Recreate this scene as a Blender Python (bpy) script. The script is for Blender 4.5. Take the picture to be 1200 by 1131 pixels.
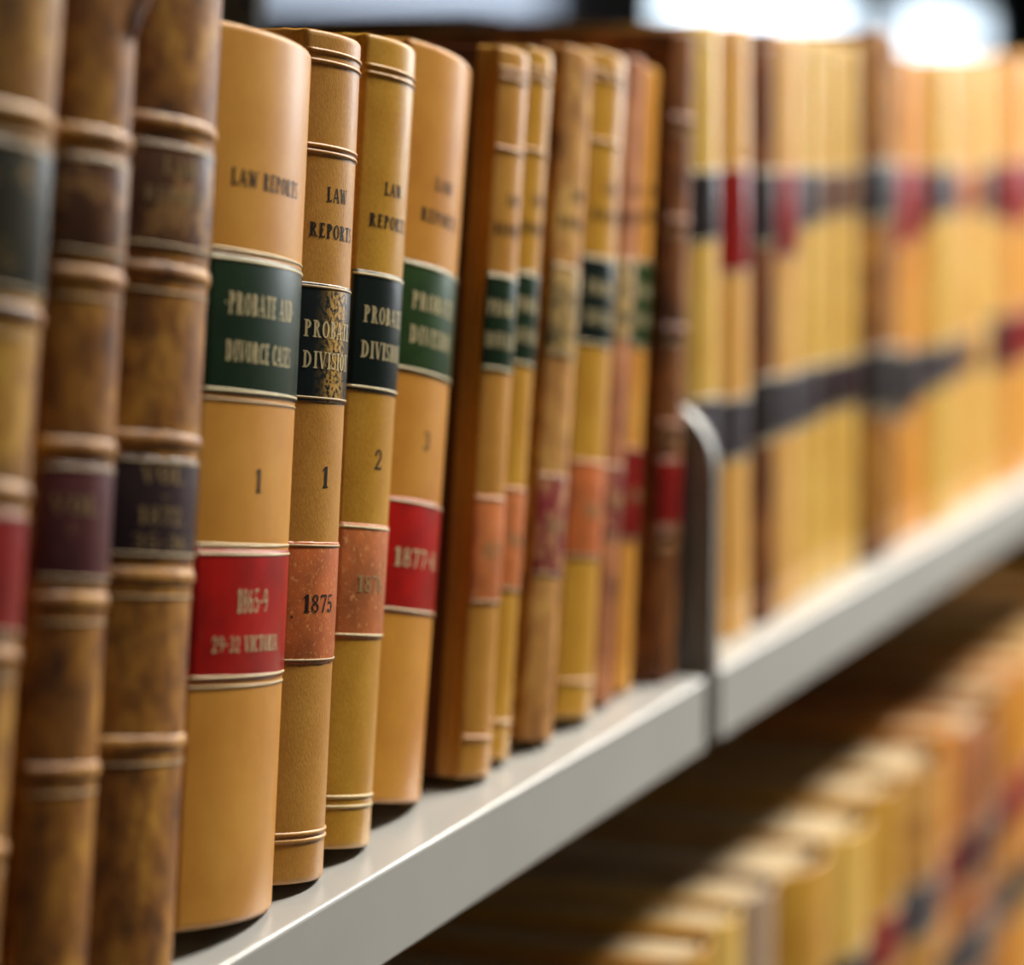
import bpy, bmesh, math, random
from mathutils import Vector
random.seed(7)
R = math.radians
for o in list(bpy.data.objects): bpy.data.objects.remove(o, do_unlink=True)
scene = bpy.context.scene
C = scene.collection
ZS = 1.10                      # height of the shelf surface above the floor

# ------------------------------------------------------------------ camera
PITCH, HEAD = R(6.8657), R(20.0486)       # heading measured from the shelf direction (+X)
cd = bpy.data.cameras.new('camera'); cam = bpy.data.objects.new('camera', cd); C.objects.link(cam)
cam.location = (0, 0, ZS + .230)
fw = Vector((math.cos(HEAD)*math.cos(PITCH), math.sin(HEAD)*math.cos(PITCH), -math.sin(PITCH)))
cam.rotation_euler = fw.to_track_quat('-Z', 'Y').to_euler()
cd.sensor_fit = 'HORIZONTAL'; cd.sensor_width = 36; cd.lens = 36*3700/1200
cd.clip_start = .02; cd.clip_end = 100
cd.dof.use_dof = True; cd.dof.focus_distance = .927; cd.dof.aperture_fstop = 5.1
scene.camera = cam

# ------------------------------------------------------------------ world, lights, exposure
w = bpy.data.worlds.new('world'); scene.world = w; w.use_nodes = True
w.node_tree.nodes['Background'].inputs[0].default_value = (.55, .60, .68, 1)
w.node_tree.nodes['Background'].inputs[1].default_value = .035
def area(name, loc, rot, sx, sy, power, col):
    l = bpy.data.lights.new(name, 'AREA'); l.shape = 'RECTANGLE'; l.size = sx; l.size_y = sy
    l.energy = power; l.color = col
    o = bpy.data.objects.new(name, l); o.location = loc; o.rotation_euler = rot; C.objects.link(o)
for i, (x, p) in enumerate(((2.0, 75), (3.75, 100), (5.5, 100))):
    area('ceiling_lamp', (x, -.40, 2.62), (0, 0, 0), 1.25, .30, p, (1, .95, .86))
area('ceiling_lamp', (3.0, 2.0, 2.62), (0, 0, 0), 1.25, .30, 12, (1, .96, .9))
vs = scene.view_settings
vs.view_transform = 'Standard'; vs.look = 'None'; vs.exposure = 0.0; vs.gamma = 1; vs.use_curve_mapping = False

# ------------------------------------------------------------------ materials
def lin(c):
    f = lambda v: v/12.92 if v <= .04045 else ((v+.055)/1.055)**2.4
    return tuple(f(v/255) for v in c) + (1,)
def base_mat(name):
    m = bpy.data.materials.new(name); m.use_nodes = True
    nt = m.node_tree; b = nt.nodes['Principled BSDF']
    tc = nt.nodes.new('ShaderNodeTexCoord'); oi = nt.nodes.new('ShaderNodeObjectInfo')
    mu = nt.nodes.new('ShaderNodeVectorMath'); mu.operation = 'SCALE'
    cb = nt.nodes.new('ShaderNodeCombineXYZ')
    for k in range(3): nt.links.new(oi.outputs['Random'], cb.inputs[k])
    nt.links.new(cb.outputs[0], mu.inputs[0]); mu.inputs['Scale'].default_value = 7.3
    ad = nt.nodes.new('ShaderNodeVectorMath'); ad.operation = 'ADD'
    nt.links.new(tc.outputs['Object'], ad.inputs[0]); nt.links.new(mu.outputs[0], ad.inputs[1])
    return m, nt, b, ad.outputs[0], tc.outputs['Object']
def noise(nt, vec, scale, detail=4, rough=.6, stretch=None):
    if stretch:
        mp = nt.nodes.new('ShaderNodeMapping'); mp.inputs['Scale'].default_value = stretch
        nt.links.new(vec, mp.inputs['Vector']); vec = mp.outputs[0]
    n = nt.nodes.new('ShaderNodeTexNoise'); n.inputs['Scale'].default_value = scale
    n.inputs['Detail'].default_value = detail; n.inputs['Roughness'].default_value = rough
    nt.links.new(vec, n.inputs['Vector']); return n.outputs['Fac']
def ramp(nt, fac, stops):
    r = nt.nodes.new('ShaderNodeValToRGB'); e = r.color_ramp.elements
    while len(e) < len(stops): e.new(.5)
    for k, (p, c) in enumerate(stops): e[k].position = p; e[k].color = c
    nt.links.new(fac, r.inputs[0]); return r.outputs[0]
def mix(nt, fac, a, b, mode='MIX'):
    m = nt.nodes.new('ShaderNodeMix'); m.data_type = 'RGBA'; m.blend_type = mode
    for s, v in ((m.inputs[0], fac), (m.inputs[6], a), (m.inputs[7], b)):
        if hasattr(v, 'is_output'): nt.links.new(v, s)
        else: s.default_value = v
    return m.outputs[2]
def bump(nt, b, h, strength, dist):
    n = nt.nodes.new('ShaderNodeBump'); n.inputs['Strength'].default_value = strength; n.inputs['Distance'].default_value = dist
    nt.links.new(h, n.inputs['Height']); nt.links.new(n.outputs[0], b.inputs['Normal'])
MATS = {}
def cloth(name, col, dark=None, rough=.55, weave=1.0, var=.5):
    """book cloth / smooth leather: soft blotches and a fine weave"""
    if name in MATS: return MATS[name]
    m, nt, b, v, raw = base_mat(name)
    dark = dark or tuple(int(x*.8) for x in col)
    c = ramp(nt, noise(nt, v, 38, 5, .62), ((.5-.28*var-.06, lin(dark)), (.5+.2, lin(col))))
    fine = noise(nt, v, 1500, 2, .5, (1, 1, .55))
    c = mix(nt, .22*weave, c, ramp(nt, fine, ((.3, (.3, .24, .17, 1)), (.7, (1, 1, 1, 1)))), 'MULTIPLY')
    nt.links.new(c, b.inputs['Base Color']); b.inputs['Roughness'].default_value = rough
    b.inputs['Coat Weight'].default_value = .25; b.inputs['Coat Roughness'].default_value = .28
    bump(nt, b, fine, .35*weave, .0002)
    MATS[name] = m; return m
def calf(name, light, mid, dark, rough=.5, contrast=1.0):
    """old mottled calf: blotches, vertical streaks, scuffs and dark stains"""
    if name in MATS: return MATS[name]
    m, nt, b, v, raw = base_mat(name)
    n1 = noise(nt, v, 62, 7, .7, (1.2, 1, .8)); n2 = noise(nt, v, 230, 5, .65, (1.1, 1, .6)); n3 = noise(nt, v, 30, 3, .5)
    c = ramp(nt, n1, ((.5-.17*contrast, lin(dark)), (.5, lin(mid)), (.5+.14*contrast, lin(light))))
    c = mix(nt, .45, c, ramp(nt, n2, ((.35, lin(dark)), (.62, lin(light)))), 'SOFT_LIGHT')
    st = ramp(nt, n3, ((.30, (.25, .2, .17, 1)), (.40, (1, 1, 1, 1))))
    c = mix(nt, .75, c, st, 'MULTIPLY')
    nt.links.new(c, b.inputs['Base Color']); b.inputs['Roughness'].default_value = rough
    bump(nt, b, n2, .5, .0006)
    MATS[name] = m; return m
def plain(name, col, rough=.5, metal=0, spec=.5):
    if name in MATS: return MATS[name]
    m, nt, b, v, raw = base_mat(name)
    c = ramp(nt, noise(nt, v, 60, 4), ((.3, lin(tuple(x*.93 for x in col))), (.7, lin(col))))
    nt.links.new(c, b.inputs['Base Color']); b.inputs['Roughness'].default_value = rough; b.inputs['Metallic'].default_value = metal
    b.inputs['Specular IOR Level'].default_value = spec
    MATS[name] = m; return m
def label_mat(name, col, rough=.33, wear=None, amount=.0, scale=160, patch=None):
    """skiver title label: leather grain, scratches; wear = colour showing through"""
    if name in MATS: return MATS[name]
    m, nt, b, v, raw = base_mat(name)
    c = ramp(nt, noise(nt, v, 70, 5), ((.32, lin(tuple(x*.78 for x in col))), (.68, lin(col))))
    sc = ramp(nt, noise(nt, v, 420, 3, .6, (2.2, 1, .25)), ((.68, (0, 0, 0, 1)), (.74, (1, 1, 1, 1))))
    c = mix(nt, mix(nt, 1, sc, (.25, .25, .25, 1), 'MULTIPLY'), c, lin((150, 140, 110)))
    if wear:
        wn = noise(nt, v, scale, 6, .72)
        k = ramp(nt, wn, ((.62-amount*.5, (0, 0, 0, 1)), (.68-amount*.5, (1, 1, 1, 1))))
        if patch:                                     # rubbed stripe down the middle of the spine
            sx = nt.nodes.new('ShaderNodeSeparateXYZ'); nt.links.new(raw, sx.inputs[0])
            d = nt.nodes.new('ShaderNodeMath'); d.operation = 'SUBTRACT'; nt.links.new(sx.outputs[0], d.inputs[0]); d.inputs[1].default_value = patch[0]
            a = nt.nodes.new('ShaderNodeMath'); a.operation = 'ABSOLUTE'; nt.links.new(d.outputs[0], a.inputs[0])
            r2 = ramp(nt, a.outputs[0], ((patch[1]*.35, (1, 1, 1, 1)), (patch[1], (0, 0, 0, 1))))
            k = mix(nt, 1, k, r2, 'MULTIPLY')
        c = mix(nt, k, c, lin(wear))
    nt.links.new(c, b.inputs['Base Color']); b.inputs['Roughness'].default_value = rough
    b.inputs['Coat Weight'].default_value = .25; b.inputs['Coat Roughness'].default_value = .25
    bump(nt, b, noise(nt, v, 900, 2), .25, .0002)
    MATS[name] = m; return m
def pages_mat():
    m, nt, b, v, raw = base_mat('page_edges')
    n = noise(nt, v, 900, 3, .6, (1, .02, .02)); n2 = noise(nt, v, 30, 4)
    c = mix(nt, .45, ramp(nt, n, ((.3, lin((140, 118, 84))), (.7, lin((196, 172, 132))))), ramp(nt, n2, ((.3, lin((168, 144, 106))), (.7, lin((204, 182, 146))))))
    nt.links.new(c, b.inputs['Base Color']); b.inputs['Roughness'].default_value = .8
    bump(nt, b, n, .4, .0004); return m
PAGES = pages_mat()
def paint(name, col, rough=.35):
    m, nt, b, v, raw = base_mat(name)
    c = ramp(nt, noise(nt, v, 14, 5), ((.25, lin(tuple(x*.95 for x in col))), (.75, lin(col))))
    nt.links.new(c, b.inputs['Base Color']); b.inputs['Roughness'].default_value = rough
    bump(nt, b, noise(nt, v, 700, 2), .08, .0003); return m
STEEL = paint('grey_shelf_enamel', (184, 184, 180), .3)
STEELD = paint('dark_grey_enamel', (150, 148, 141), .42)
def emit(name, col, s):
    m = bpy.data.materials.new(name); m.use_nodes = True; nt = m.node_tree
    b = nt.nodes['Principled BSDF']; b.inputs['Base Color'].default_value = (.8, .85, .9, 1)
    b.inputs['Emission Color'].default_value = col; b.inputs['Emission Strength'].default_value = s; return m

# ------------------------------------------------------------------ mesh helpers
def link(name, verts, faces, mat, parent=None, smooth=False):
    me = bpy.data.meshes.new(name); me.from_pydata(verts, [], faces); me.validate(); me.update()
    bm = bmesh.new(); bm.from_mesh(me); bmesh.ops.recalc_face_normals(bm, faces=bm.faces[:]); bm.to_mesh(me); bm.free()
    if smooth:
        me.polygons.foreach_set('use_smooth', [True]*len(me.polygons))
    if mat: me.materials.append(mat)
    o = bpy.data.objects.new(name, me); C.objects.link(o)
    if parent: o.parent = parent
    return o
def boxes(name, bl, mat, parent=None, bevel=0, seg=2):
    bm = bmesh.new()
    for (x0, x1, y0, y1, z0, z1) in bl:
        vs_ = [bm.verts.new((x, y, z)) for x in (x0, x1) for y in (y0, y1) for z in (z0, z1)]
        for f in ((0, 1, 3, 2), (4, 6, 7, 5), (0, 4, 5, 1), (2, 3, 7, 6), (0, 2, 6, 4), (1, 5, 7, 3)): bm.faces.new([vs_[i] for i in f])
    bmesh.ops.recalc_face_normals(bm, faces=bm.faces[:])
    if bevel: bmesh.ops.bevel(bm, geom=bm.edges[:], offset=bevel, segments=seg, affect='EDGES', profile=.5)
    me = bpy.data.meshes.new(name); bm.to_mesh(me); bm.free()
    me.materials.append(mat); o = bpy.data.objects.new(name, me); C.objects.link(o)
    if parent: o.parent = parent
    return o
def tag(o, label=None, cat=None, group=None, kind=None):
    for k, v in (('label', label), ('category', cat), ('group', group), ('kind', kind)):
        if v: o[k] = v
    return o
def empty(name, loc, rot=(0, 0, 0)):
    o = bpy.data.objects.new(name, None); o.empty_display_size = .02; o.location = loc; o.rotation_euler = rot; C.objects.link(o); return o

# ------------------------------------------------------------------ the room
tag(boxes('floor', [(-3, 21, -3, 3.6, -.05, 0)], cloth('carpet_grey', (92, 84, 76), rough=.95)), kind='structure')
tag(boxes('ceiling', [(-3, 21, -3, 3.6, 2.7, 2.75)], plain('ceiling_white', (214, 212, 206), .9)), kind='structure')
WALLM = plain('dark_wall_paint', (46, 43, 42), .85)
def window_wall(axis, pos, thick, a0, a1, z1, wins, name):
    """a wall with rectangular openings (sorted along the wall), glazed with bright daylight"""
    bl = []; cur = a0
    def bx(p0, p1, q0, q1):
        return (p0, p1, pos, pos+thick, q0, q1) if axis == 'x' else (pos, pos+thick, p0, p1, q0, q1)
    for (p0, p1, q0, q1) in wins:
        bl += [bx(cur, p0, 0, z1), bx(p0, p1, 0, q0), bx(p0, p1, q1, z1)]; cur = p1
    bl.append(bx(cur, a1, 0, z1))
    return tag(boxes(name, bl, WALLM), kind='structure')
Y_FAR = 3.5
RIB = [(7.35, 10.1, ZS+.482, ZS+.712), (11.2, 14.3, ZS+.482, ZS+.712), (15.0, 17.2, ZS+.482, ZS+.712)]
window_wall('x', Y_FAR, .1, -3, 21, 2.7, RIB, 'wall_left')
DAY = emit('daylight_pane', (.74, .88, 1.0, 1), 3.4)
DAY2 = emit('soft_daylight_pane', (.62, .74, .95, 1), .85)
FRAME = plain('window_frame_grey', (120, 124, 128), .5)
for i, (p0, p1, q0, q1) in enumerate(RIB):
    g = tag(empty('window_%d' % (i+1), ((p0+p1)/2, Y_FAR, q0)), kind='structure')
    x = (p1-p0)/2; h = q1-q0
    boxes('pane', [(-x+.02, x-.02, .05, .06, .01, h-.01)], DAY2 if i == 0 else DAY, g)
    boxes('window_frame', [(-x, x, .03, .08, 0, .012), (-x, x, .03, .08, h-.012, h), (-x, -x+.022, .03, .08, .012, h-.012), (x-.022, x, .03, .08, .012, h-.012)], FRAME, g)
window_wall('y', 20.0, .1, -3, 3.5, 2.7, [], 'wall_end')
# glazed screen across the far end of the aisle: cool daylight that grazes the spines
END_X = 7.2
gw = tag(empty('window_4', (END_X, -.62, 0)), kind='structure')
ZW = .62
boxes('pane', [(0, .012, -.80, -.015, ZW, 2.35), (0, .012, .015, .62, ZW, 2.35)], emit('aisle_window_pane', (.88, .94, 1, 1), 8.5), gw)
boxes('window_frame', [(-.03, .04, -.84, .66, ZW-.06, 1.2), (-.03, .04, -.84, .66, 2.35, 2.41), (-.03, .04, -.86, -.80, ZW-.06, 2.41), (-.03, .04, .62, .68, ZW-.06, 2.41), (-.03, .04, -.015, .015, ZW, 2.35)], FRAME, gw)
boxes('apron_panel', [(-.02, .03, -.86, .68, 0, ZW-.06)], WALLM, gw)

# ------------------------------------------------------------------ steel shelving
YF, YB = .356, .752
XE, XR = 1.2025, 1.2245                      # end of the first shelf, start of the second
def shelf(x0, x1, z, label):
    r = tag(empty('steel_shelf', ((x0+x1)/2, YF, ZS+z)), label, 'shelf', 'grey enamelled steel shelves')
    hx = (x1-x0)/2; n = 10; rad = .0016
    # folded sheet: back lip, deck, rounded front edge, 30 mm front lip, small return underneath
    out = [(YB-YF, -.03), (YB-YF, 0)]
    deck = [(YB-YF, 0.)] + [(.012, 0.)]
    arc = [(rad-rad*math.sin(a), -rad+rad*math.cos(a)) for a in [R(90)*k/n for k in range(n+1)]]
    low = [(0, -.03+rad)] + [(rad-rad*math.cos(a), -.03+rad-rad*math.sin(a)) for a in [R(90)*k/n for k in range(1, n+1)]] + [(.012, -.03)]
    def sheet(name, prof, th):
        k = len(prof); nr = []
        for i in range(k):
            a = Vector(prof[max(i-1, 0)]); b = Vector(prof[min(i+1, k-1)]); d = (b-a).normalized()
            nr.append((prof[i][0] + d.y*th*-1, prof[i][1] + d.x*th))
        vs_ = [(sx*hx, p[0], p[1]) for p in prof for sx in (-1, 1)] + [(sx*hx, p[0], p[1]) for p in nr for sx in (-1, 1)]
        fs = []; K = 2*k
        for i in range(k-1):
            a = 2*i
            fs += [(a, a+1, a+3, a+2), (K+a, K+a+2, K+a+3, K+a+1), (a, a+2, K+a+2, K+a), (a+1, K+a+1, K+a+3, a+3)]
        fs += [(0, K, K+1, 1), (K-2, K-1, 2*K-1, 2*K-2)]
        return link(name, vs_, fs, STEEL, r, False)
    sheet('deck', [(YB-YF, 0.), (.012, 0.)], .0012)
    o = sheet('front_lip', [(.012, 0.)] + arc + low, .0012)
    sheet('back_lip', [(YB-YF, -.03), (YB-YF, 0.)], .0012)
    return r
shelf(-.15, XE, 0, 'grey steel shelf carrying the green and red labelled law reports')
shelf(XR, 2.30, 0, 'grey steel shelf beyond the rounded end panel, carrying upright yellow volumes')
ZL = -.350
shelf(.65, XE, ZL, 'lower steel shelf under the leaning law reports')
shelf(XR, 2.30, ZL, 'lower steel shelf carrying books with cream page tops')
shelf(-.15, XE, .36, 'upper steel shelf above the leaning law reports')
shelf(XR, 2.30, .36, 'upper steel shelf above the upright yellow volumes')
shelf(2.325, 3.40, 0, 'far steel shelf bay past the end of the yellow volumes')
shelf(2.325, 3.40, ZL, 'lower steel shelf of the far bay, past the cream page tops')
def end_panel(x0, x1, label):
    """end plate between two bays, its upper front corner rounded off"""
    r = tag(empty('shelf_end_panel', ((x0+x1)/2, YF, ZS)), label, 'panel')
    h = .112; rad = .030; y0 = .0008; y1 = .19
    prof = [(y0, -.028)] + [(y0, h-rad)] + [(y0+rad-rad*math.cos(R(a)), h-rad+rad*math.sin(R(a))) for a in range(10, 91, 10)] + [(y1, h), (y1, -.028)]
    def plate(name, xa, xb, pr, mat):
        k = len(pr); v = [(xa, p[0], p[1]) for p in pr] + [(xb, p[0], p[1]) for p in pr]
        f = [tuple(range(k)), tuple(range(2*k-1, k-1, -1))] + [(i, (i+1) % k, k+(i+1) % k, k+i) for i in range(k)]
        return link(name, v, f, mat, r)
    hx = (x1-x0)/2
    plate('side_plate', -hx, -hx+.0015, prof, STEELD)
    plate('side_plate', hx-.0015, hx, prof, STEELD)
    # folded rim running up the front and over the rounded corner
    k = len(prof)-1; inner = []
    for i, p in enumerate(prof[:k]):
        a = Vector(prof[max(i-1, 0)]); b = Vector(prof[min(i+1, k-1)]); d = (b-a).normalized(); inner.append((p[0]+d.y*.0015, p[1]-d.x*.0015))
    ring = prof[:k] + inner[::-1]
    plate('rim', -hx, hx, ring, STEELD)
    return r
end_panel(1.2140, XR-.0006, 'grey steel end panel with rounded top corner between the two shelves')
for z, s in ((0, 0),):
    p = tag(empty('shelf_upright', (1.2190, .560, 0)), 'slotted steel upright post behind the end panel', 'post')
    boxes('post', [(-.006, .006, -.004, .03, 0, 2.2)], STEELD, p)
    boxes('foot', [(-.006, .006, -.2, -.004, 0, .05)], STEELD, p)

# ------------------------------------------------------------------ a small serif alphabet (thick stems, thin hairlines, slab serifs)
TK, TN = .19, .09
def q(x0, y0, x1, y1): return [(x0, y0), (x1, y0), (x1, y1), (x0, y1)]
def stem(x, y0=0, y1=1, sf=.09, lo=True, hi=True):
    p = [q(x, y0, x+TK, y1)]
    if lo: p.append(q(x-sf, y0, x+TK+sf, y0+TN*.8))
    if hi: p.append(q(x-sf, y1-TN*.8, x+TK+sf, y1))
    return p
def diag(x0, y0, x1, y1, wd): return [[(x0, y0), (x0+wd, y0), (x1+wd, y1), (x1, y1)]]
def bowl(cx, cy, rx, ry, a0, a1, tk=TK, tn=TN, n=12):
    out = []
    for k in range(n):
        a, b = R(a0+(a1-a0)*k/n), R(a0+(a1-a0)*(k+1)/n)
        out.append([(cx+rx*math.cos(a), cy+ry*math.sin(a)), (cx+rx*math.cos(b), cy+ry*math.sin(b)),
                    (cx+(rx-tk)*math.cos(b), cy+(ry-tn)*math.sin(b)), (cx+(rx-tk)*math.cos(a), cy+(ry-tn)*math.sin(a))])
    return out
def glyph(c):
    if c == 'I': return stem(.1), .36
    if c == 'L': return stem(.1) + [q(.1, 0, .56, TN), q(.5, 0, .56, .24)], .62
    if c == 'E': return stem(.1) + [q(.1, 0, .56, TN), q(.5, 0, .56, .22), q(.1, 1-TN, .54, 1), q(.48, .8, .54, 1), q(.1, .48, .42, .48+TN), q(.37, .4, .42, .63)], .62
    if c == 'T': return stem(.28, hi=False) + [q(.02, 1-TN, .69, 1), q(.02, .78, .08, 1), q(.63, .78, .69, 1)], .71
    if c == 'A': return diag(.02, 0, .30, 1, .07) + diag(.56, 0, .28, 1, .17) + [q(.15, .3, .6, .3+TN), q(-.02, 0, .17, TN*.8), q(.47, 0, .8, TN*.8)], .78
    if c == 'V': return diag(.30, 0, .04, 1, .17) + diag(.36, 0, .62, 1, .07) + [q(-.02, 1-TN*.8, .3, 1), q(.53, 1-TN*.8, .78, 1)], .76
    if c == 'W': return diag(.22, 0, .04, 1, .15) + diag(.27, 0, .48, 1, .07) + diag(.62, 0, .42, 1, .15) + diag(.68, 0, .90, 1, .07) + [q(-.03, 1-TN*.8, .26, 1), q(.8, 1-TN*.8, 1.05, 1)], 1.04
    if c == 'N': return [q(.1, 0, .17, 1), q(.60, 0, .67, 1), q(0, 0, .27, TN*.8), q(.5, 1-TN*.8, .77, 1), q(.0, 1-TN*.8, .22, 1)] + diag(.50, 0, .1, 1, .17), .78
    if c == 'U': return [q(.1, .3, .1+TK, 1), q(.58, .3, .65, 1), q(.01, 1-TN*.8, .34, 1), q(.5, 1-TN*.8, .75, 1)] + bowl(.375, .3, .275, .3, 180, 360, .11), .76
    if c == 'P': return stem(.1) + bowl(.25, .735, .33, .265, -90, 90) + [q(.2, 1-TN, .27, 1), q(.2, .47, .27, .47+TN)], .64
    if c == 'R': return stem(.1) + bowl(.25, .74, .31, .26, -90, 90) + [q(.2, 1-TN, .27, 1), q(.2, .48, .27, .48+TN)] + diag(.50, 0, .28, .5, .16) + [q(.5, 0, .76, TN*.8)], .74
    if c == 'B': return stem(.1) + bowl(.25, .75, .29, .25, -90, 90) + bowl(.25, .27, .35, .27, -90, 90) + [q(.2, 1-TN, .27, 1), q(.2, .485, .27, .54), q(.2, 0, .27, TN)], .68
    if c == 'D': return stem(.1) + bowl(.24, .5, .47, .5, -90, 90) + [q(.2, 1-TN, .26, 1), q(.2, 0, .26, TN)], .78
    if c == 'O': return bowl(.37, .5, .36, .5, 0, 360, n=20), .75
    if c == 'C': return bowl(.37, .5, .36, .5, 48, 312, n=16) + [q(.56, .68, .62, .97), q(.56, .03, .62, .28)], .70
    if c == 'S': return bowl(.28, .745, .24, .255, 40, 270, .12) + bowl(.28, .265, .26, .265, -140, 90, .12) + [q(.44, .76, .49, .98), q(.03, .03, .08, .26)], .58
    if c == '1': return stem(.17, hi=False) + [[(.04, .78), (.17, .86), (.17, .99), (.04, .84)]], .45
    if c == '0': return bowl(.28, .5, .27, .5, 0, 360, .12, n=18), .57
    if c == '2': return bowl(.27, .72, .25, .28, -35, 190, .12) + [[(.40, .62), (.53, .6), (.2, .1), (.04, .06)], q(.04, 0, .53, .1), q(.48, 0, .53, .2)], .58
    if c == '3': return bowl(.24, .74, .25, .26, -90, 160, .12) + bowl(.24, .27, .28, .27, -160, 90, .13), .57
    if c == '5': return [q(.08, .5, .14, 1), q(.08, .9, .48, 1)] + bowl(.25, .31, .28, .31, -155, 140, .13), .57
    if c == '6': return bowl(.28, .30, .26, .30, 0, 360, .12, n=18) + bowl(.40, .42, .38, .58, 100, 190, .12), .58
    if c == '7': return [q(.04, .88, .54, 1), q(.04, .74, .09, 1)] + diag(.17, 0, .44, .9, .12), .57
    if c == '8': return bowl(.28, .76, .22, .24, 0, 360, .1, n=16) + bowl(.28, .27, .26, .27, 0, 360, .11, n=16), .57
    if c == '9': return bowl(.28, .70, .26, .30, 0, 360, .12, n=18) + bowl(.16, .58, .38, .58, -80, 10, .12), .58
    if c == '-': return [q(.06, .42, .38, .52)], .44
    if c == '*': return [q(.06, .42, .20, .56)], .26
    if c == '.': return [q(.06, 0, .19, .14)], .25
    return [], .36

# ------------------------------------------------------------------ books
INK = plain('black_stamped_ink', (26, 18, 12), .5)
GILT = plain('worn_gilt', (226, 208, 158), .38, .15)
GILTD = plain('dulled_gilt', (178, 150, 102), .5, .1)
class Book:
    def __init__(s, name, x, y, t, h, lean, depth=.165, bf=.2, cover=None, spine=None, pages=PAGES, z=0, yaw=0, flip=False, bt=.0028, cap=True):
        s.t, s.h, s.d, s.b = t, h, depth, bf*t
        s.rad = (t*t/4+s.b*s.b)/(2*s.b); s.half = math.asin(min(1, t/2/s.rad)); s.arc = 2*s.rad*s.half
        s.off = -t if lean >= 0 else 0.0                       # the lower corner the book rests on is the origin
        lx = x if lean >= 0 else x - t*math.cos(R(lean))
        s.root = empty(name, (lx, y, ZS+z), (0, R(lean), math.pi if flip else 0))
        b = boxes('front_board', [(s.off, s.off+bt, .005, depth, 0, h)], cover, s.root, .0008, 1)
        b = boxes('back_board', [(s.off+t-bt, s.off+t, .005, depth, 0, h)], cover, s.root, .0008, 1)
        boxes('text_block', [(s.off+bt*.9, s.off+t-bt*.9, .0015, depth-.004, .003, h-.0050)], pages, s.root)
        s._spine(spine or cover)
        s.tshift = 0.0
    def pt(s, a, w, off=0.0):
        """a = arc length from the middle of the spine, w = height"""
        k = a/s.rad
        return (s.off+s.t/2+(s.rad+off)*math.sin(k), -(s.b-s.rad)-(s.rad+off)*math.cos(k), w)
    def _spine(s, mat):
        n = 16; prof = []; th = .0014
        e = s.half
        L = [(s.off+.0002, .0070), (s.off+.0004, .0058), (s.off+.0016, .0034), (s.off+.0010, .0010)]
        Rr = [(2*s.off+s.t-p[0], p[1]) for p in L[::-1]]
        arc = [s.pt(s.arc*(k/n-.5), 0)[:2] for k in range(n+1)]
        outer = [(p[0]-.0006, p[1]) if i < 2 else p for i, p in enumerate(L)] + arc + [(p[0]+.0006, p[1]) if i > 1 else p for i, p in enumerate(Rr)]
        k = len(outer); nr = []
        for i in range(k):
            a = Vector(outer[max(i-1, 0)]); b = Vector(outer[min(i+1, k-1)]); d = (b-a).normalized(); nr.append(Vector((-d.y, d.x)))
        def ringpts(ins, w): return [(p[0]+v.x*ins, p[1]+v.y*ins, w) for p, v in zip(outer, nr)]
        H = s.h
        rings = [ringpts(th, .003), ringpts(th*.9, .0006), ringpts(.0006, 0), ringpts(.0001, .0007), ringpts(0, .002)]
        m = 10
        rings += [ringpts(0, .002+(H-.004)*j/m) for j in range(1, m)]
        rings += [ringpts(0, H-.002), ringpts(.0001, H-.0007), ringpts(.0006, H), ringpts(th*.9, H-.0006), ringpts(th, H-.003)]
        v = [p for r in rings for p in r]; f = []
        for j in range(len(rings)-1):
            for i in range(k-1): f.append((j*k+i, j*k+i+1, (j+1)*k+i+1, (j+1)*k+i))
        s.spine = link('spine', v, f, mat, s.root, True)
    def strip(s, name, rows, mat, parent=None, fa=.97, n=14, a0=None, a1=None, jag=0, label=None):
        """a patch of the spine surface: rows = [(height, offset)]"""
        a0 = -s.arc/2*fa if a0 is None else a0; a1 = s.arc/2*fa if a1 is None else a1
        v = []; f = []; m = n+3
        aa = [a0, a0] + [a0+(a1-a0)*k/n for k in range(1, n)] + [a1, a1]
        for j, (w_, o) in enumerate(rows):
            for i, a in enumerate(aa):
                jj = random.uniform(-jag, jag) if jag else 0
                v.append(s.pt(a, w_+jj, -.0002 if i in (0, len(aa)-1) else o))
        K = len(aa)
        for j in range(len(rows)-1):
            for i in range(K-1): f.append((j*K+i, j*K+i+1, (j+1)*K+i+1, (j+1)*K+i))
        o = link(name, v, f, mat, parent or s.root, True)
        if label: o['label'] = label
        return o
    def label(s, name, w0, w1, mat, rules=True, gm=None, jag=0, fa=.97, label=None):
        o = s.strip(name, [(w0, -.0002), (w0+.0002, .00030), (w0+.0006, .00035), (w1-.0006, .00035), (w1-.0002, .00030), (w1, -.0002)], mat, fa=fa, jag=jag, label=label)
        if rules:
            for w_ in (w0+.0012, w1-.0012):
                s.strip('gilt_rule', [(w_-.0004, .0003), (w_-.0003, .00055), (w_+.0003, .00055), (w_+.0004, .0003)], gm or GILT, o, fa=fa*.99)
        return o
    def rule(s, w_, th=.0007, off=.0004, mat=None, name='spine_rule'):
        return s.strip(name, [(w_-th, -.0001), (w_-th*.5, off), (w_+th*.5, off), (w_+th, -.0001)], mat or s.spine.data.materials[0])
    def band(s, w_, r=.0030, off=.0026, mat=None):
        rows = [(w_+r*1.3*k/4, -.0001+off*max(0, math.cos(k/4*math.pi/2))**.8) for k in range(-4, 5)]
        return s.strip('raised_band', rows, mat or s.spine.data.materials[0], fa=1.0, jag=.00025)
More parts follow.
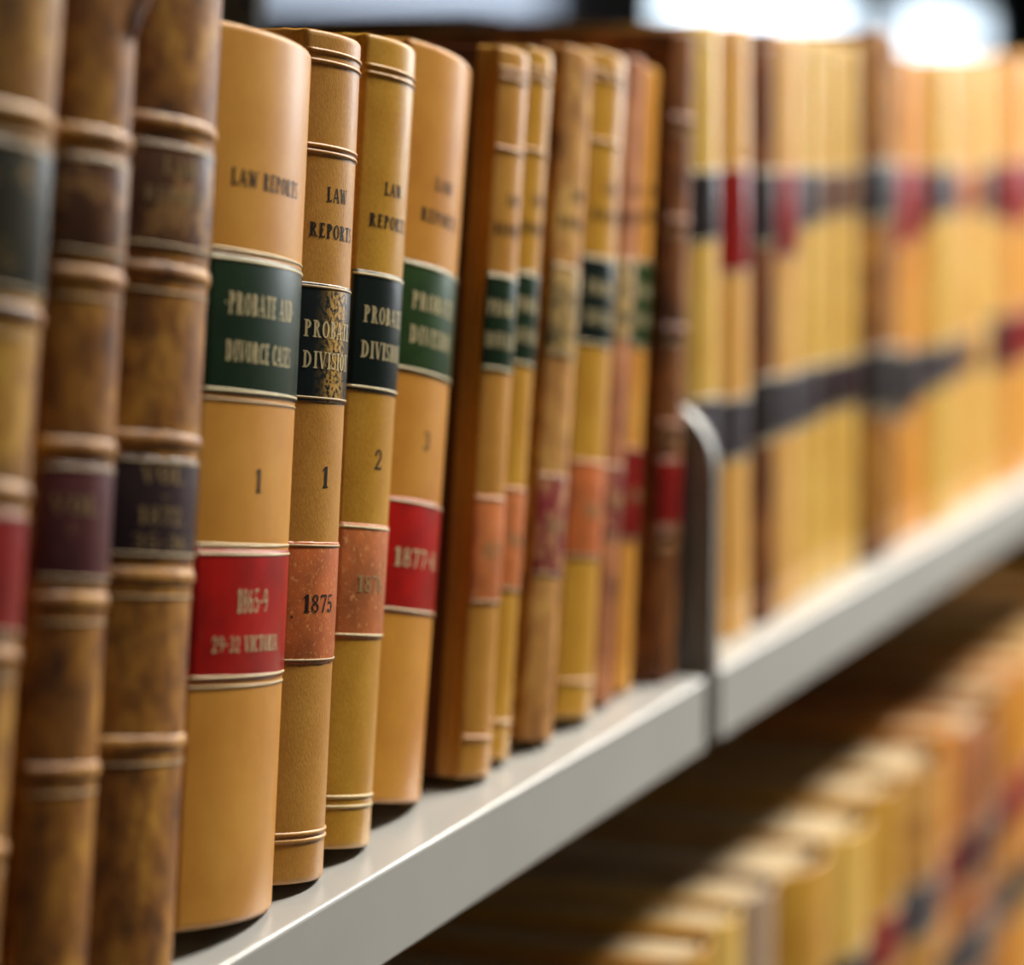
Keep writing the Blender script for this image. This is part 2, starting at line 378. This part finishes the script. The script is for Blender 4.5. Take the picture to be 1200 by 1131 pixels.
    def text(s, txt, w_, hgt, width, mat=INK, parent=None, name='lettering', off=None, shift=0.0):
        off = off or (.0005 if parent else .00013)
        polys = []; x = 0
        for ch in txt:
            g, adv = glyph(ch)
            polys += [[(px+x, py) for px, py in p] for p in g]; x += adv+.10
        x -= .10; width *= 1.3; shift += s.tshift; k = width/x; v = []; f = []
        for p in polys:
            i0 = len(v)
            for px, py in p: v.append(s.pt(px*k-width/2+shift, w_-hgt/2+py*hgt, off))
            f.append(tuple(range(i0, i0+4)))
        me = bpy.data.meshes.new(name); me.from_pydata(v, [], f); me.materials.append(mat)
        o = bpy.data.objects.new(name, me); C.objects.link(o); o.parent = parent or s.root
        return o
    def headband(s, mat):
        s.strip('headband', [(s.h-.0034, -.0030), (s.h-.0006, -.0030), (s.h-.0002, -.0038), (s.h-.0034, -.0046)], mat, fa=.8)

# colours
TAN = cloth('tan_smooth_leather', (224, 162, 66), (206, 138, 46), .42, .35, .6)
BUCK = cloth('ochre_buckram', (214, 156, 64), (192, 130, 44), .45, 1.2, .6)
BUCK2 = cloth('yellow_buckram', (222, 168, 60), (200, 142, 40), .38, 1.2, .6)
TAN2 = cloth('orange_tan_leather', (220, 156, 56), (198, 128, 36), .45, .4, .6)
BRN = cloth('red_brown_board_leather', (102, 46, 17), (80, 34, 12), .45, .4, .7)
ORG = cloth('orange_cloth', (234, 158, 52), (216, 132, 36), .5, .8, .6)
AMB = cloth('amber_leather', (240, 176, 80), (224, 148, 54), .42, .3, .6)
PALE = cloth('pale_yellow_leather', (240, 200, 104), (226, 176, 78), .4, .3, .6)
PALE2 = cloth('pale_apricot_leather', (240, 190, 108), (224, 162, 78), .45, .3, .6)
CALF = calf('old_mottled_calf', (204, 158, 70), (158, 110, 42), (88, 54, 18), .48)
CALF2 = calf('old_yellowed_calf', (212, 172, 74), (172, 126, 48), (100, 66, 20), .5)
CALF3 = calf('dark_worn_calf', (174, 122, 62), (134, 86, 40), (82, 48, 20), .5)
WORN = calf('rubbed_pale_calf', (222, 184, 112), (192, 144, 76), (120, 78, 38), .6, 1.2)
WORNP = calf('rubbed_pinkish_calf', (206, 154, 112), (184, 126, 82), (116, 72, 44), .6, 1.1)
BANDM = calf('rubbed_band_calf', (214, 170, 88), (178, 130, 60), (116, 76, 32), .45)
GRN = label_mat('green_label_leather', (30, 54, 28))
GRN2 = label_mat('bright_green_label_leather', (46, 76, 32))
DGRN = label_mat('bottle_green_label_leather', (20, 34, 27))
DGRNW = label_mat('bottle_green_label_rubbed_gold', (20, 34, 34), .35, (206, 160, 74), .34, 620, (-.0215, .0085))
GRNW = label_mat('green_label_worn_away', (46, 66, 48), .5, (196, 160, 96), .36, 200)
RED = label_mat('scarlet_label_leather', (192, 24, 12), .3)
RED2 = label_mat('crimson_label_leather', (160, 30, 22), .35)
REDP = label_mat('plum_red_label_rubbed', (146, 42, 52), .45, (196, 140, 96), .26, 150)
ORR = label_mat('faded_orange_red_label', (216, 112, 48), .5, (224, 150, 84), .12, 700)
ORR2 = label_mat('faded_coral_label', (224, 126, 62), .5, (230, 164, 100), .10, 500)
PUR = label_mat('dark_plum_label_leather', (62, 40, 44), .42, (128, 96, 72), .0, 130)
PURR = label_mat('reddish_plum_label_leather', (104, 52, 54), .42, (142, 100, 72), .04, 110)
BRL = label_mat('brown_label_leather', (112, 70, 40), .45, (166, 122, 72), .2, 90)
OLV = label_mat('olive_dark_label_leather', (54, 52, 32), .45, (128, 104, 60), .12, 110)
BLK = label_mat('black_label_leather', (56, 48, 48), .36)
SLT = label_mat('slate_label_leather', (88, 82, 88), .36)

def old_calf_book(x, y, t, h, lean, cover, bands, labels, txt, label, group='old calf volumes with raised bands'):
    b = Book('leather_book', x, y, t, h, lean, cover=cover, bf=.22); b.tshift = -.0085
    tag(b.root, label, 'book', group)
    for w_ in bands:
        b.band(w_, .0018, .0009, cover if cover is CALF3 else BANDM)
        b.strip('gilt_fillet', [(w_-.0054, .0001), (w_-.0053, .0003), (w_-.0049, .0003), (w_-.0048, .0001)], GILTD)
    for (nm, w0, w1, m, lb) in labels:
        o = b.label(nm, w0, w1, m, gm=GILTD, jag=.0002, label=lb)
        for (s_, w_, hg, wd) in txt.get(nm, ()): b.text(s_, w_, hg, wd, GILTD, o)
    return b

# --- three old calf volumes
b1 = old_calf_book(.6366, .3660, .0450, .2712, 10.4, CALF2, (.226, .180, .139, .101, .056),
    (('title_label', .1845, .2195, OLV, 'dark olive title label'), ('date_label', .1055, .1345, RED2, 'dull red date label')), {},
    'old yellowed calf volume with olive and red labels, beside darker calf volumes')
b2 = old_calf_book(.6849, .3660, .0378, .2625, 8.5, CALF, (.2205, .186, .1445, .107, .0655),
    (('title_label', .191, .2155, BRL, 'rubbed brown title label'), ('date_label', .1115, .1405, PURR, 'reddish plum volume label')),
    {'date_label': (('VOL.', .1305, .0046, .013),)},
    'old mottled calf volume with torn spine top and reddish plum label')
b3 = old_calf_book(.7376, .3685, .0516, .2589, 8.5, CALF, (.2213, .1835, .1405, .1055, .0628),
    (('title_label', .189, .2165, BRL, 'rubbed brown title label'), ('date_label', .1100, .1362, PUR, 'dark plum volume label')),
    {'date_label': (('VOL.', .1318, .0045, .014), ('-', .1262, .003, .003), ('1872.', .1212, .0045, .0145), ('35-36', .1145, .004, .016)),
     'title_label': (('LAW', .2105, .0042, .011), ('REPORTS', .2030, .0038, .019))},
    'old mottled calf volume with dark plum label reading VOL. 1872')
b3.headband(RED2)
# torn leather flap at the top of the second volume
v = []; f = []
for i in range(6):
    for j in range(5):
        a = .002+.0105*j/4*(1-.1*i); wz = .2610-.0165*i/5*(1-.25*j/4)
        v.append(b2.pt(a+.001*math.sin(i*1.3), wz, .0004+.0042*math.sin(j/4*2.4)*(1-i/6)))
for i in range(5):
    for j in range(4): f.append((i*5+j, i*5+j+1, (i+1)*5+j+1, (i+1)*5+j))
tf = link('torn_flap', v, f, CALF3, b2.root, True); tf['label'] = 'dark curled flap of torn leather'

# --- the probate volumes
SER = 'probate law reports with green title labels'
b4 = Book('law_book', .8104, .3695, .0670, .2457, 7.80, cover=TAN, bf=.10)
tag(b4.root, 'tan law book, green label PROBATE AND DIVORCE CASES, scarlet label 1865-9', 'book', SER)
b4.tshift = -.004
b4.text('LAW REPORTS', .2045, .0046, .0310)
o = b4.label('title_label', .1452, .1832, GRN, label='green leather title label')
b4.text('*PROBATE AND*', .1702, .0060, .0320, GILT, o); b4.text('DIVORCE CASES', .1572, .0056, .0300, GILT, o)
b4.text('1', .1222, .0066, .0030, name='volume_number')
o = b4.label('date_label', .0670, .1030, RED, label='scarlet leather date label')
b4.text('1865-9', .0890, .0066, .0140, GILT, o); b4.text('29-32 VICTORIA', .0772, .0044, .0300, GILT, o)
b4.rule(.0655, .0005, .0003, GILTD, 'gilt_fillet'); b4.rule(.1438, .0004, .0003, GILTD, 'gilt_fillet'); b4.rule(.1846, .0004, .0003, GILT, 'gilt_fillet'); b4.rule(.1043, .0004, .0003, GILT, 'gilt_fillet')

b5 = Book('law_book', .8523, .3725, .0406, .2484, 7.70, cover=BUCK, bf=.16)
tag(b5.root, 'slim ochre cloth law book, worn green label flaking gold, faded label 1875', 'book', SER)
for w_ in (.2425, .2395, .2150, .2132, .0145, .0125): b5.rule(w_, .0007, .0005)
b5.tshift = -.0042
b5.text('LAW', .2013, .0042, .0088); b5.text('REPORTS', .1906, .0042, .0190)
o = b5.label('title_label', .1405, .1752, DGRNW, gm=GILTD, label='bottle green title label rubbed through to gold')
b5.text('PROBATE', .1618, .0050, .0200, GILT, o); b5.text('DIVISION', .1528, .0050, .0200, GILT, o)
b5.text('1', .1188, .0062, .0028, name='volume_number')
o = b5.label('date_label', .0640, .0998, ORR, gm=GILTD, jag=.0002, label='faded orange red date label')
b5.text('.', .0800, .005, .001, INK, o, shift=-.0125); b5.text('1875', .0818, .0052, .0130, INK, o)

b6 = Book('law_book', .8932, .3745, .0400, .2480, 9.60, cover=BUCK2, bf=.16)
tag(b6.root, 'yellow cloth law book number 2 with bottle green label PROBATE DIVISION', 'book', SER)
for w_ in (.2385, .2362): b6.rule(w_, .0006, .0005)
for w_ in (.0158, .0128): b6.rule(w_, .0006, .0004, cloth('pale_worn_thread', (236, 206, 140), rough=.6, weave=.4))
b6.tshift = -.0036
b6.text('LAW', .2019, .0040, .0085); b6.text('REPORTS', .1917, .0040, .0180)
o = b6.label('title_label', .1392, .1760, DGRN, label='bottle green leather title label')
b6.text('PROBATE', .1628, .0052, .0185, GILT, o); b6.text('DIVISION', .1520, .0052, .0190, GILT, o)
b6.text('2', .1190, .0062, .0036, name='volume_number')
o = b6.label('date_label', .0638, .0990, ORR2, gm=GILT, label='faded coral date label')
b6.text('1876', .0808, .0052, .0125, GILTD, o)

b7 = Book('law_book', .9539, .3810, .0590, .2440, 11.60, cover=TAN2, bf=.12)
tag(b7.root, 'orange tan law book set back, bright green label and scarlet label', 'book', SER)
b7.tshift = -.004
b7.text('LAW', .2000, .0042, .0100); b7.text('REPORTS', .1892, .0042, .0210)
o = b7.label('title_label', .1375, .1735, GRN2, label='bright green title label')
b7.text('PROBATE', .1610, .0056, .0240, GILT, o); b7.text('DIVISION', .1500, .0056, .0240, GILT, o)
b7.text('3', .1168, .0060, .0036, name='volume_number')
o = b7.label('date_label', .0605, .0975, RED, label='scarlet date label')
b7.text('1877-8', .0785, .0060, .0240, GILT, o)

def series(x, y, t, h, lean, cover, spine, gm, rm, num, year, label, rules=True, lab1=(.1375, .1710), lab2=(.0585, .0955), faded=False, group=SER, bf=.17):
    b = Book('law_book', x, y, t, h, lean, cover=cover, spine=spine, bf=bf)
    tag(b.root, label, 'book', group)
    k = t/.033; b.tshift = -.08*t
    b.text('LAW', .1965, .0040, min(.0095, .0085*k)); b.text('REPORTS', .1862, .0040, min(.019, .018*k))
    if rules:
        for w_ in (h-.0075, h-.0105, .2135, .0135): b.rule(w_, .0008, .0006)
    o = b.label('title_label', lab1[0], lab1[1], gm, gm=GILTD if faded else GILT)
    wd = min(.020, t*.62)
    b.text('PROBATE', (lab1[0]+lab1[1])/2+.005, .005, wd, GILTD if faded else GILT, o); b.text('DIVISION', (lab1[0]+lab1[1])/2-.006, .005, wd, GILTD if faded else GILT, o)
    o = b.label('date_label', lab2[0], lab2[1], rm, gm=GILTD)
    b.text(year, (lab2[0]+lab2[1])/2, .005, min(.012, t*.4), GILTD, o)
    return b
series(1.0001, .3745, .0285, .2480, 9.3, BRN, BUCK, GRN, ORR2, '4', '1879', 'ochre law book with red brown boards standing out past the one before')
series(1.0260, .3770, .0249, .2495, 10.8, BUCK2, None, GRN, ORR2, '5', '1880', 'very thin yellow law book with green label and orange date label')
b10 = series(1.0636, .3745, .0300, .2495, 10.6, BRN, WORN, GRNW, REDP, '6', '1881', 'badly rubbed pale calf law book with flaking green label and plum label', False, faded=True)
series(1.1122, .3760, .0400, .2470, 9.2, BUCK2, None, DGRN, ORR, '7', '1882', 'yellow law book with dark green label next to the rubbed pale calf one')
series(1.1387, .3765, .0243, .2478, 9.7, WORNP, None, GRNW, REDP, '8', '1883', 'slim rubbed pinkish calf law book with crackled green label', False, lab1=(.139, .170), lab2=(.0625, .0915), faded=True)
series(1.1651, .3770, .0180, .2443, 8.2, AMB, None, GRN2, RED2, '9', '1884', 'slim bright orange law book with green and crimson labels', False, lab1=(.134, .169))
old_calf_book(1.2028, .3720, .0252, .2568, 5.4, CALF3, (.222, .182, .139, .101, .0575), (('date_label', .0600, .0885, RED2, 'dull red date label'),), {},
    'dark brown calf volume with red label against the grey end panel')

# --- upright yellow volumes beyond the end panel
RG = 'yellow volumes with black and red labels beyond the end panel'
rows = [  # x, y, t, h, lean, cover, spine, (top label), (lower label), words
 (1.2867, .3790, .0400, .2616, -1.30, PALE, None, (BLK, .172, .2025), (SLT, .078, .108), 'pale yellow volume with black label, nearest the grey end panel'),
 (1.3322, .3785, .0425, .2615, -1.56, PALE2, None, (RED2, .157, .2030), (SLT, .0765, .1045), 'pale yellow volume with tall crimson label over slate label near the end panel'),
 (1.3640, .3745, .0300, .2606, -1.81, CALF3, None, (BLK, .1675, .2009), (BLK, .080, .1105), 'dark brown calf volume with black labels among pale yellow ones'),
 (1.4140, .3790, .0480, .2599, -2.02, PALE2, None, (RED2, .160, .200), (SLT, .080, .108), 'slim apricot volume with crimson label beside the dark brown calf one'),
 (1.4527, .3790, .0360, .2595, -2.24, PALE, None, (SLT, .172, .199), (SLT, .0795, .108), 'pale yellow volume with two slate labels beside a slim apricot one'),
 (1.4919, .3800, .0364, .2591, -2.46, PALE, None, (BRL, .175, .198), (PUR, .081, .1065), 'pale yellow volume with brown label over plum label, beside one with slate labels'),
 (1.5313, .3785, .0368, .2569, -2.68, PALE, None, (BRL, .175, .198), (PUR, .081, .1065), 'pale yellow volume with brown label over plum label, beside a tall calf one'),
 (1.5735, .3740, .0393, .2639, -2.94, CALF, None, (BLK, .171, .201), (BLK, .075, .108), 'tall mottled calf volume with two black labels in the yellow row'),
 (1.6138, .3780, .0394, .2631, -3.00, CALF, None, (BLK, .170, .199), (BLK, .068, .106), 'mottled calf volume with black labels beside the orange scarlet labelled one'),
 (1.6507, .3790, .0360, .2533, -3.00, AMB, None, (RED, .1545, .1973), (BLK, .0635, .1004), 'orange volume with tall scarlet label over black label'),
 (1.6863, .3785, .0348, .2520, -3.00, AMB, None, (RED2, .158, .197), (SLT, .070, .100), 'orange volume with crimson label over slate label'),
 (1.7268, .3745, .0398, .2521, -3.00, PALE, None, (SLT, .168, .195), (SLT, .0748, .0989), 'pale yellow volume with two slate labels touching the second orange volume'),
 (1.7687, .3800, .0411, .2512, -3.00, PALE, None, (SLT, .168, .1935), (SLT, .0748, .0989), 'pale yellow volume with two slate labels touching the apricot coral labelled one'),
 (1.8107, .3790, .0413, .2536, -3.00, PALE2, None, (ORR2, .166, .192), (BRL, .075, .098), 'apricot volume with faded coral label over brown label'),
 (1.8540, .3800, .0425, .2532, -3.00, PALE, None, (BRL, .166, .192), (PALE2, .075, .098), 'pale yellow volume with single brown label far along the shelf'),
 (1.8974, .3785, .0426, .2558, -3.00, PALE2, None, (PURR, .160, .195), (BLK, .0695, .104), 'apricot volume with reddish plum label over black label'),
 (1.9402, .3740, .0421, .2554, -3.00, AMB, None, (RED, .155, .195), (RED2, .070, .104), 'orange volume with scarlet label over crimson label far along the shelf'),
 (1.9841, .3780, .0431, .2550, -3.00, AMB, None, (RED2, .155, .195), (RED2, .070, .104), 'thick orange volume with two crimson labels far along the shelf'),
 (2.0294, .3790, .0446, .2567, -3.00, PALE, None, (BLK, .165, .195), (RED2, .070, .104), 'slim pale yellow volume with black label over crimson label'),
]
for (x, y, t, h, lean, cv, sp, l1, l2, lb) in rows:
    b = Book('law_book', x, y, t, h, lean, cover=cv, spine=sp, bf=.2)
    tag(b.root, lb, 'book', RG)
    b.label('title_label', l1[1], l1[2], l1[0]); b.label('date_label', l2[1], l2[2], l2[0])
    for w_ in (h-.008, .012): b.rule(w_, .0007, .0005)

# --- lower shelf, upright, seen from above
LG = 'books on the lower shelf with cream page tops'
low = [ # right edge x, thickness, height, cover, labels, words
 (1.2070, 0.0480, 0.223, BUCK, (SLT, None), 'ochre book on the lower shelf under the end panel'),
 (1.2570, 0.0488, 0.225, BUCK2, (SLT, None), 'yellow book on the lower shelf with a low dark label, next past the end panel'),
 (1.3040, 0.0458, 0.227, PALE, (BLK, None), 'pale yellow lower shelf book beside a grey lilac one'),
 (1.3590, 0.0538, 0.227, cloth('grey_lilac_cloth', (196, 168, 140), (170, 140, 112), .5), (SLT, None), 'greyish lilac cloth book on the lower shelf'),
 (1.4480, 0.0878, 0.224, BUCK2, (SLT, None), 'thick yellow book on the lower shelf beside the greyish lilac one'),
 (1.5340, 0.0848, 0.222, PALE, (BLK, None), 'thick pale yellow book with black label on the lower shelf'),
 (1.6040, 0.0688, 0.226, BUCK2, (RED2, None), 'yellow lower shelf book with crimson label'),
 (1.7000, 0.0948, 0.223, WORN, (SLT, None), 'thick rubbed pale calf book with slate label on the lower shelf'),
 (1.7490, 0.0478, 0.229, ORG, (RED2, BLK), 'orange lower shelf book with crimson label beside the rubbed pale calf one'),
 (1.8400, 0.0898, 0.219, WORNP, (PURR, SLT), 'thick pinkish calf book with plum label on the lower shelf'),
 (1.8950, 0.0538, 0.224, CALF, (BLK, SLT), 'mottled calf book with black label on the lower shelf'),
 (1.9470, 0.0508, 0.225, ORG, (RED, BLK), 'orange lower shelf book with scarlet label over black label'),
 (2.0050, 0.0568, 0.226, TAN2, (RED2, BLK), 'orange tan book with crimson label on the lower shelf'),
 (2.0650, 0.0588, 0.223, PALE, (BLK, RED2), 'pale yellow lower shelf book with black label over crimson label'),
 (2.1300, 0.0638, 0.225, BUCK, (RED2, BLK), 'ochre book with crimson label at the far end of the lower shelf'),
]
for (x, t, h, cv, lm, lb) in low:
    b = Book('law_book', x+.02, .377, t, h, 0, cover=cv, bf=.16, z=ZL)
    tag(b.root, lb, 'book', LG)
    b.label('title_label', .128, .160, lm[0])
    if lm[1]: b.label('date_label', .070, .100, lm[1])
x = 2.1512
for k in range(17):
    t = (.052, .046, .058, .044, .05)[k % 5]; x += t+.0012
    cv, lb = ((PALE, 'pale yellow book in the far bay of the lower shelf'), (CALF, 'mottled calf book in the far bay of the lower shelf'), (TAN2, 'orange tan book in the far bay of the lower shelf'))[k % 3]
    b = Book('law_book', x, .377, t, (.224, .221, .226, .222)[k % 4], 0, cover=cv, bf=.16, z=ZL)
    tag(b.root, lb, 'book', LG); b.label('title_label', .128, .160, (BLK, RED2, SLT)[k % 3])
tag(boxes('shade_sheet', [(.65, 3.40, .575, .577, ZS+ZL, ZS-.031)], plain('painted_gap_shade', (40, 28, 20), .7)), 'dark sheet added for the shade behind the lower shelf books', 'panel')  # added sheet: its dark colour stands in for the shaded rear row

# --- the back row: books of the other face of the case, seen over the tops
x = 1.50; k = 0
BG = 'books of the rear row seen over the tops'
for k in range(15):
    t = (.042, .036, .048, .04)[k % 4]; h = (.274, .277, .276, .272, .278)[k % 5]
    x += t+.0006
    b = Book('law_book', x-t, .748, t, h, 0, cover=(BRN, CALF3)[k % 2], flip=True)
    tag(b.root, 'dark brown book of the rear row behind the leaning law reports', 'book', BG)
    if b.root.rotation_euler.z: b.root.location.x = x - t
